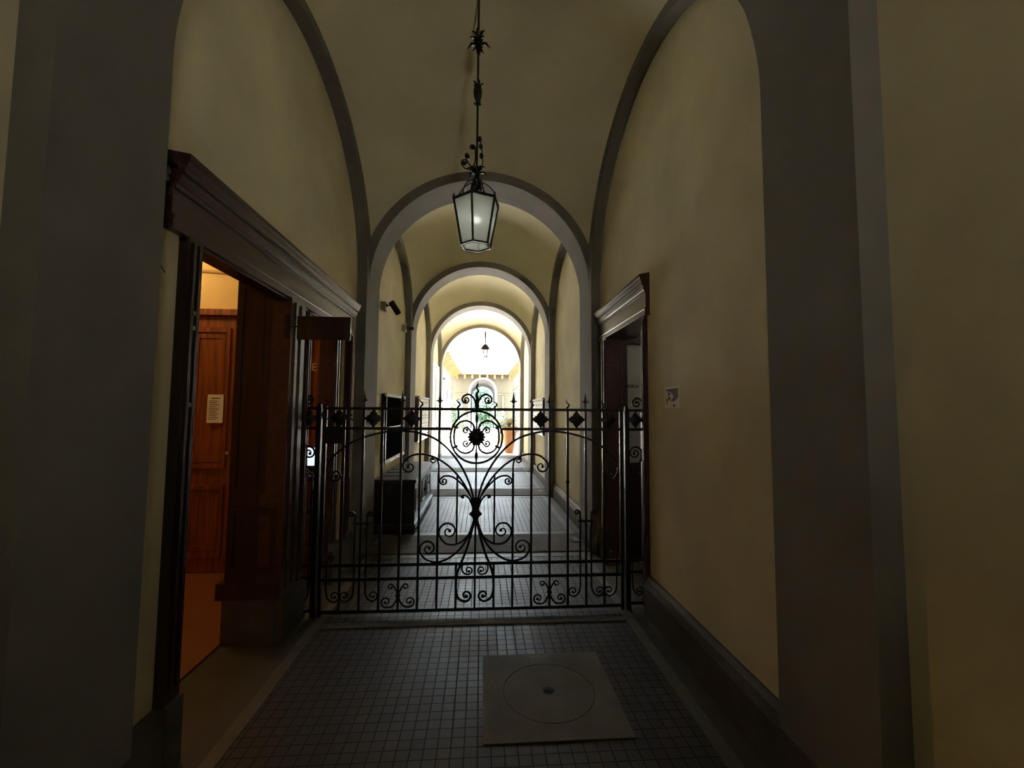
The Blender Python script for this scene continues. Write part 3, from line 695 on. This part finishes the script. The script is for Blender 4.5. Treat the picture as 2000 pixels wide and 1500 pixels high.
for y0 in (.18, .78, 1.38):
    f2 = MB()
    for (a, b, z0, z1) in ((y0, y0+.40, .52, .535), (y0, y0+.40, .24, .255), (y0, y0+.015, .24, .535), (y0+.385, y0+.40, .24, .535)): f2.box(.488, .502, a, b, z0, z1)
    pn = f2.build('front_panel', CW, cs)
    MB().lathe([(0, .49), (.02, .495), (.028, .505), (0, .515)], c=(0, y0+.2, .39), seg=12, axis='x').build('escutcheon', BLK, cs)

# added door-shaped panel, last bay: skylight on the wall painted in as pale blue
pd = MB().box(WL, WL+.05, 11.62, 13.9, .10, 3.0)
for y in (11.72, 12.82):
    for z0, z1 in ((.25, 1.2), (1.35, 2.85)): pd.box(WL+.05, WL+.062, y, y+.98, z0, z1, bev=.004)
pdo = struct(pd.build('skylit_panel', mat('skylit_wall_tone', (.72, .80, .86), .35)), 'added door-shaped panel in the last bay, skylight painted in as blue white'); pdo['category'] = 'door'
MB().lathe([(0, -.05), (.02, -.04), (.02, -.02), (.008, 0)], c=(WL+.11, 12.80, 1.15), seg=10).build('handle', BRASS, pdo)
# letterbox cabinets
def letterboxes(name, s, y0, y1, z0, z1, label, rows, cols, d):
    w_ = WL if s < 0 else WR; k = 1 if s < 0 else -1
    t = thing(name, (w_+k*.002, y0, z0), label, 'letterboxes')
    L = y1-y0; Hh = z1-z0
    bx = sorted((0, k*d)); MB().box(bx[0], bx[1], 0, L, 0, Hh).build('case', BLK if s > 0 else WOODF, t)
    bx = sorted((0, k*(d+.02))); MB().box(bx[0], bx[1], .0, L+.02, Hh, Hh+.03).build('top', WHF, t)
    for r in range(rows):
        for c in range(cols):
            bx = sorted((k*d, k*(d+.012))); yy = .03+c*(L-.04)/cols; zz = .02+r*(Hh-.03)/rows
            dd = MB().box(bx[0], bx[1], yy, yy+(L-.04)/cols-.02, zz, zz+(Hh-.03)/rows-.018).build('letterbox_door', WHF, t)
            bx = sorted((k*(d+.012), k*(d+.014))); ym = yy+(L-.04)/cols*.5
            MB().box(bx[0], bx[1], ym-.07, ym+.05, zz+(Hh/rows)*.5, zz+(Hh/rows)*.5+.02).build('name_slot', DARK, dd)
    return t
letterboxes('letterbox_cabinet', -1, 9.05, 10.7, .95, 1.88, 'pale letterbox cabinet on the left wall beyond the chest', 5, 4, .10)
letterboxes('letterbox_cabinet', 1, 8.85, 10.5, 1.10, 1.86, 'white faced letterbox cabinet on the right wall behind the gate', 3, 4, .09)

# ------------------------------------------------------------ courtyard
struct(MB().box(-9, 9, 14.62, 62, -.2, .10).box(-6, -1.75, 10.5, 14.5, -.2, 0).build('floor', PALE), 'pale stone courtyard floor')
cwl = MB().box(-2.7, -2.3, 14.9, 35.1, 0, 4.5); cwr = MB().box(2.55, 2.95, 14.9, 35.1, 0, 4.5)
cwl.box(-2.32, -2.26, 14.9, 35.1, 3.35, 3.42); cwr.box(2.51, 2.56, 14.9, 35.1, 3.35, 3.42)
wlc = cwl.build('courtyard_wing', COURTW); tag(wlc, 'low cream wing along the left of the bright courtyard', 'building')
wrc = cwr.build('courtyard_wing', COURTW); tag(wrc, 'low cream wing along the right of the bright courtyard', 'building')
def eave(par, x0, x1, y0, y1): MB().box(x0, x1, y0, y1, 4.62, 4.70).build('eave', COURTW, par)
eave(wlc, -2.9, -1.62, 16.8, 35.1); eave(wrc, 2.15, 3.1, 16.8, 35.1)
for k in range(21):
    y = 17.1+k*.85
    for par, xa, xb in ((wlc, -2.3, -1.70), (wrc, 2.55, 2.2)):
        mb = MB(); xs = sorted((xa, xb)); inn = xa
        mb.prism([(xa, 4.62), (xb, 4.62), (xb, 4.55), (xa+(xb-xa)*.5, 4.46), (xa+(xb-xa)*.15, 4.28), (xa, 4.22)], 'y', y, y+.16)
        mb.build('bracket', EAVE, par)
for k in range(5):
    y = 18+k*3.6
    MB().box(-2.30, -2.27, y, y+1.1, .9, 3.0).build('window', SHUT, wlc)
    MB().box(2.52, 2.55, y, y+1.1, .9, 3.0).build('window', SHUT, wrc)
# front eave over the passage mouth
fe = MB().box(-3.2, 3.2, 14.5, 17.2, 4.62, 4.70)
for k in range(6): fe.box(-2.6+k*.9, -2.5+k*.9, 14.5, 17.1, 4.54, 4.62)
struct(fe.build('ceiling', mat('eave_boards', (.13, .055, .009), .7, var=.3, vscale=5)), 'ochre boarded eave over the courtyard end of the passage')
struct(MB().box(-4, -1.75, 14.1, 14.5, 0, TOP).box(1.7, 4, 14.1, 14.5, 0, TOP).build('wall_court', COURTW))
# back building
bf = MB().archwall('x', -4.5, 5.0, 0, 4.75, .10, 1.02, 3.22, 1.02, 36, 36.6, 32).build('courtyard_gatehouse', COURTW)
tag(bf, 'cream building closing the courtyard with one round archway', 'building')
mb = MB(); N = 32
for i in range(N):
    a0, a1 = math.pi*i/N, math.pi*(i+1)/N
    q = [(.10-r*math.cos(a), 3.22+r*math.sin(a)) for r, a in ((1.02, a0), (1.20, a0), (1.20, a1), (1.02, a1))]
    mb.prism(q, 'y', 35.9, 36.0)
mb.box(-1.10, -.92, 35.9, 36, 0, 3.22).box(1.12, 1.30, 35.9, 36, 0, 3.22); mb.build('archivolt', WHITE, bf)
MB().box(-4.5, 5, 35.2, 36.1, 4.62, 4.70).build('eave', COURTW, bf)
for k in range(8):
    MB().box(-2.1+k*.62, -1.94+k*.62, 35.4, 36, 4.30, 4.62).build('bracket', EAVE, bf)
MB().box(-4.5, -1.15, 35.94, 36, 3.0, 3.08).box(1.35, 5, 35.94, 36, 3.0, 3.08).build('string_course', EAVE, bf)
MB().box(-1.9, -1.55, 35.93, 36, 1.7, 2.55).build('window', SHUT, bf); MB().box(1.75, 1.85, 35.90, 36, .4, 2.9).build('downpipe', GREYM, bf)
t2 = MB()
for k in range(4):
    y = 37+k*1.8
    t2.archwall('x', -2.2, 2.4, 0, 4.75, .10, 1.02-.0*k, 3.1, .95, y, y+.4, 24)
t2.build('far_vault_ribs', GRY, bf)
MB().box(-2.2, 2.4, 36.6, 44, 4.4, 4.6).box(-1.5, -1.2, 36.6, 44, 0, 4.4).box(1.4, 1.7, 36.6, 44, 0, 4.4).build('far_vault', GREYP, bf)
# tall white building
tb = thing('tall_building', (0, 48, 0), 'tall glaring white building rising above the courtyard eaves', 'building')
MB().box(-18, 18, 0, 1, 0, 40).build('facade', WHITE, tb)
for (x, z) in ((-2.4, 5.8), (-2.4, 9.6), (.6, 5.8), (3.1, 5.8), (3.1, 9.6), (5.6, 5.8), (-5.4, 9.6)):
    wn = MB().box(x-.55, x+.55, -.05, 0, z, z+1.9).build('window', mat('pane_tint', (.06, .066, .068), .4) if 'pane_tint' not in bpy.data.materials else bpy.data.materials['pane_tint'], tb)
    for s in (-1, 1):
        sh = MB(); xx = x+s*.82
        for k in range(9): sh.box(xx-.24, xx+.24, -.10, -.03, z+.02+k*.21, z+.14+k*.21)
        sh.build('shutter', SHUT, tb)
    MB().box(x-.8, x+.8, -.18, 0, z+2.05, z+2.15).build('hood', PALE, tb)

# second lantern at the passage mouth
l2 = thing('courtyard_lantern', (.12, 15.9, 0), 'small dark lantern hanging in the bright far end of the passage', 'lantern')
MB().tube([(0, 0, 4.05), (0, 0, 4.55)], .02, 6).build('rod', IRON, l2)
MB().lathe([(.21, 3.88), (.20, 3.92), (.12, 4.02), (.06, 4.08), (.0, 4.11)], seg=8).build('cap', IRON, l2)
g2 = MB()
for k in range(4):
    a = k*math.pi/2+.78; g2.tube([(.12*math.cos(a), .12*math.sin(a), 3.90), (.07*math.cos(a), .07*math.sin(a), 3.64)], .014, 5)
g2.lathe([(0, 3.58), (.05, 3.60), (.08, 3.635), (.0, 3.645)], seg=8).build('frame', IRON, l2)
MB().lathe([(.10, 3.89), (.062, 3.65), (.0, 3.65)], seg=4, rot=.78).build('glass', OPAL, l2)
# wall lamp on the left wing
w3 = thing('wall_lamp', (-2.26, 21.5, 3.05), 'thin street lamp bracket on the left courtyard wing', 'lamp')
MB().tube(cr([(0, 0, 0), (.25, 0, .25), (.45, 0, .22)], 5), .02, 6).build('arm', IRON, w3)
MB().lathe([(.0, 0), (.14, .02), (.10, .1), (.02, .16)], c=(.45, 0, .08), seg=8).build('shade', IRON, w3)
tag(MB().tube([(-2.22, 21.2, 0), (-2.22, 21.2, 3.0)], .035, 8).build('downpipe', GREYM), 'grey downpipe below the lamp on the left courtyard wing', 'pipe')

# ------------------------------------------------------------ plants
def blades(mb, c, n, L, spread, wdt, rise):
    for k in range(n):
        a = random.uniform(0, 2*math.pi); u = Vector((math.cos(a), math.sin(a), 0)); v = Vector((-u.y, u.x, 0))
        l = L*random.uniform(.7, 1.1); sp = spread*random.uniform(.4, 1.1); pv = None
        for i in range(7):
            t = i/6; p = Vector(c)+u*sp*t**1.3+Vector((0, 0, l*(t-rise*t*t))); w2 = wdt*(1-t)**.6*(.5+t)
            cur = (mb.bm.verts.new(p+v*w2), mb.bm.verts.new(p-v*w2))
            if pv: mb.bm.faces.new((pv[0], pv[1], cur[1], cur[0]))
            pv = cur
def leaves(mb, c, R, n, size, sq=1):
    for k in range(n):
        d = Vector((random.gauss(0, 1), random.gauss(0, 1), random.gauss(0, 1))).normalized()*random.uniform(.35, 1)
        p = Vector(c)+Vector((d.x*R, d.y*R, d.z*R*sq)); a = Vector((random.gauss(0, 1), random.gauss(0, 1), random.gauss(0, .6))).normalized(); b = a.orthogonal().normalized()
        s_ = size*random.uniform(.6, 1.2)
        mb.bm.faces.new([mb.bm.verts.new(p+q) for q in (-a*s_, b*s_*.35, a*s_, -b*s_*.35)])
pp = thing('potted_grass', (1.02, 15.75, .1), 'tall terracotta pot with arching grass at the right of the passage mouth', 'potted plant')
MB().lathe([(.0, 0), (.13, 0), (.15, .03), (.20, .25), (.26, .60), (.29, .85), (.31, .87), (.31, .93), (.27, .94), (.26, .88), (0, .87)], seg=24).build('pot', POT, pp, smooth=True)
MB().lathe([(0, .875), (.25, .875), (.2, .885), (0, .89)], seg=16).build('soil', SOIL, pp)
b_ = MB(); blades(b_, (0, 0, .86), 260, 1.15, .62, .012, .8); b_.build('grass_blades', LEAF2, pp)
b_ = MB(); blades(b_, (0, 0, .86), 40, .8, .5, .012, .5); b_.build('green_blades', LEAF, pp)
def shrub(name, loc, label, R, h, n, size=.12, m=LEAF, cat='shrub', group=None, pot=False, flowers=0):
    t = thing(name, loc, label, cat, group)
    z = .0
    if pot: MB().lathe([(0, 0), (.14, 0), (.22, .36), (.24, .37), (.24, .42), (.20, .42), (0, .38)], seg=18).build('pot', POT, t, smooth=True); z = .38
    mb = MB(); leaves(mb, (0, 0, z+h*.6), R, n, size, h*.55/R); mb.build('foliage', m, t)
    st = MB()
    for k in range(5): st.tube([(0, 0, z-.02), (random.uniform(-.4, .4)*R, random.uniform(-.4, .4)*R, z+h*.7)], .012, 5)
    st.build('stem', SOIL, t)
    if flowers:
        mb = MB(); leaves(mb, (0, 0, z+h*.7), R*1.02, flowers, size*.5, h*.5/R); mb.build('flowers', REDF, t)
shrub('potted_shrub', (-.95, 22.5, .1), 'potted shrub with red flowers at the left of the courtyard', .34, .8, 500, .06, pot=True, cat='potted plant', flowers=90)
shrub('potted_shrub', (-1.45, 26, .1), 'green potted shrub further back on the left of the courtyard', .45, 1.5, 700, .09, pot=True, cat='potted plant')
shrub('potted_shrub', (.95, 21, .1), 'green potted shrub behind the tall terracotta pot', .35, 1.0, 500, .07, pot=True, cat='potted plant')
shrub('garden_bush', (.35, 31, .1), 'leafy green bush standing before the far archway', .75, 2.3, 1400, .13)
shrub('garden_bush', (.1, 46.5, .1), 'tall green bush seen through the far archway', 1.3, 3.8, 1500, .22)
shrub('garden_tree', (5.6, 39, .1), 'grey green treetop rising above the right courtyard eave', 1.7, 12, 1800, .2, cat='tree')
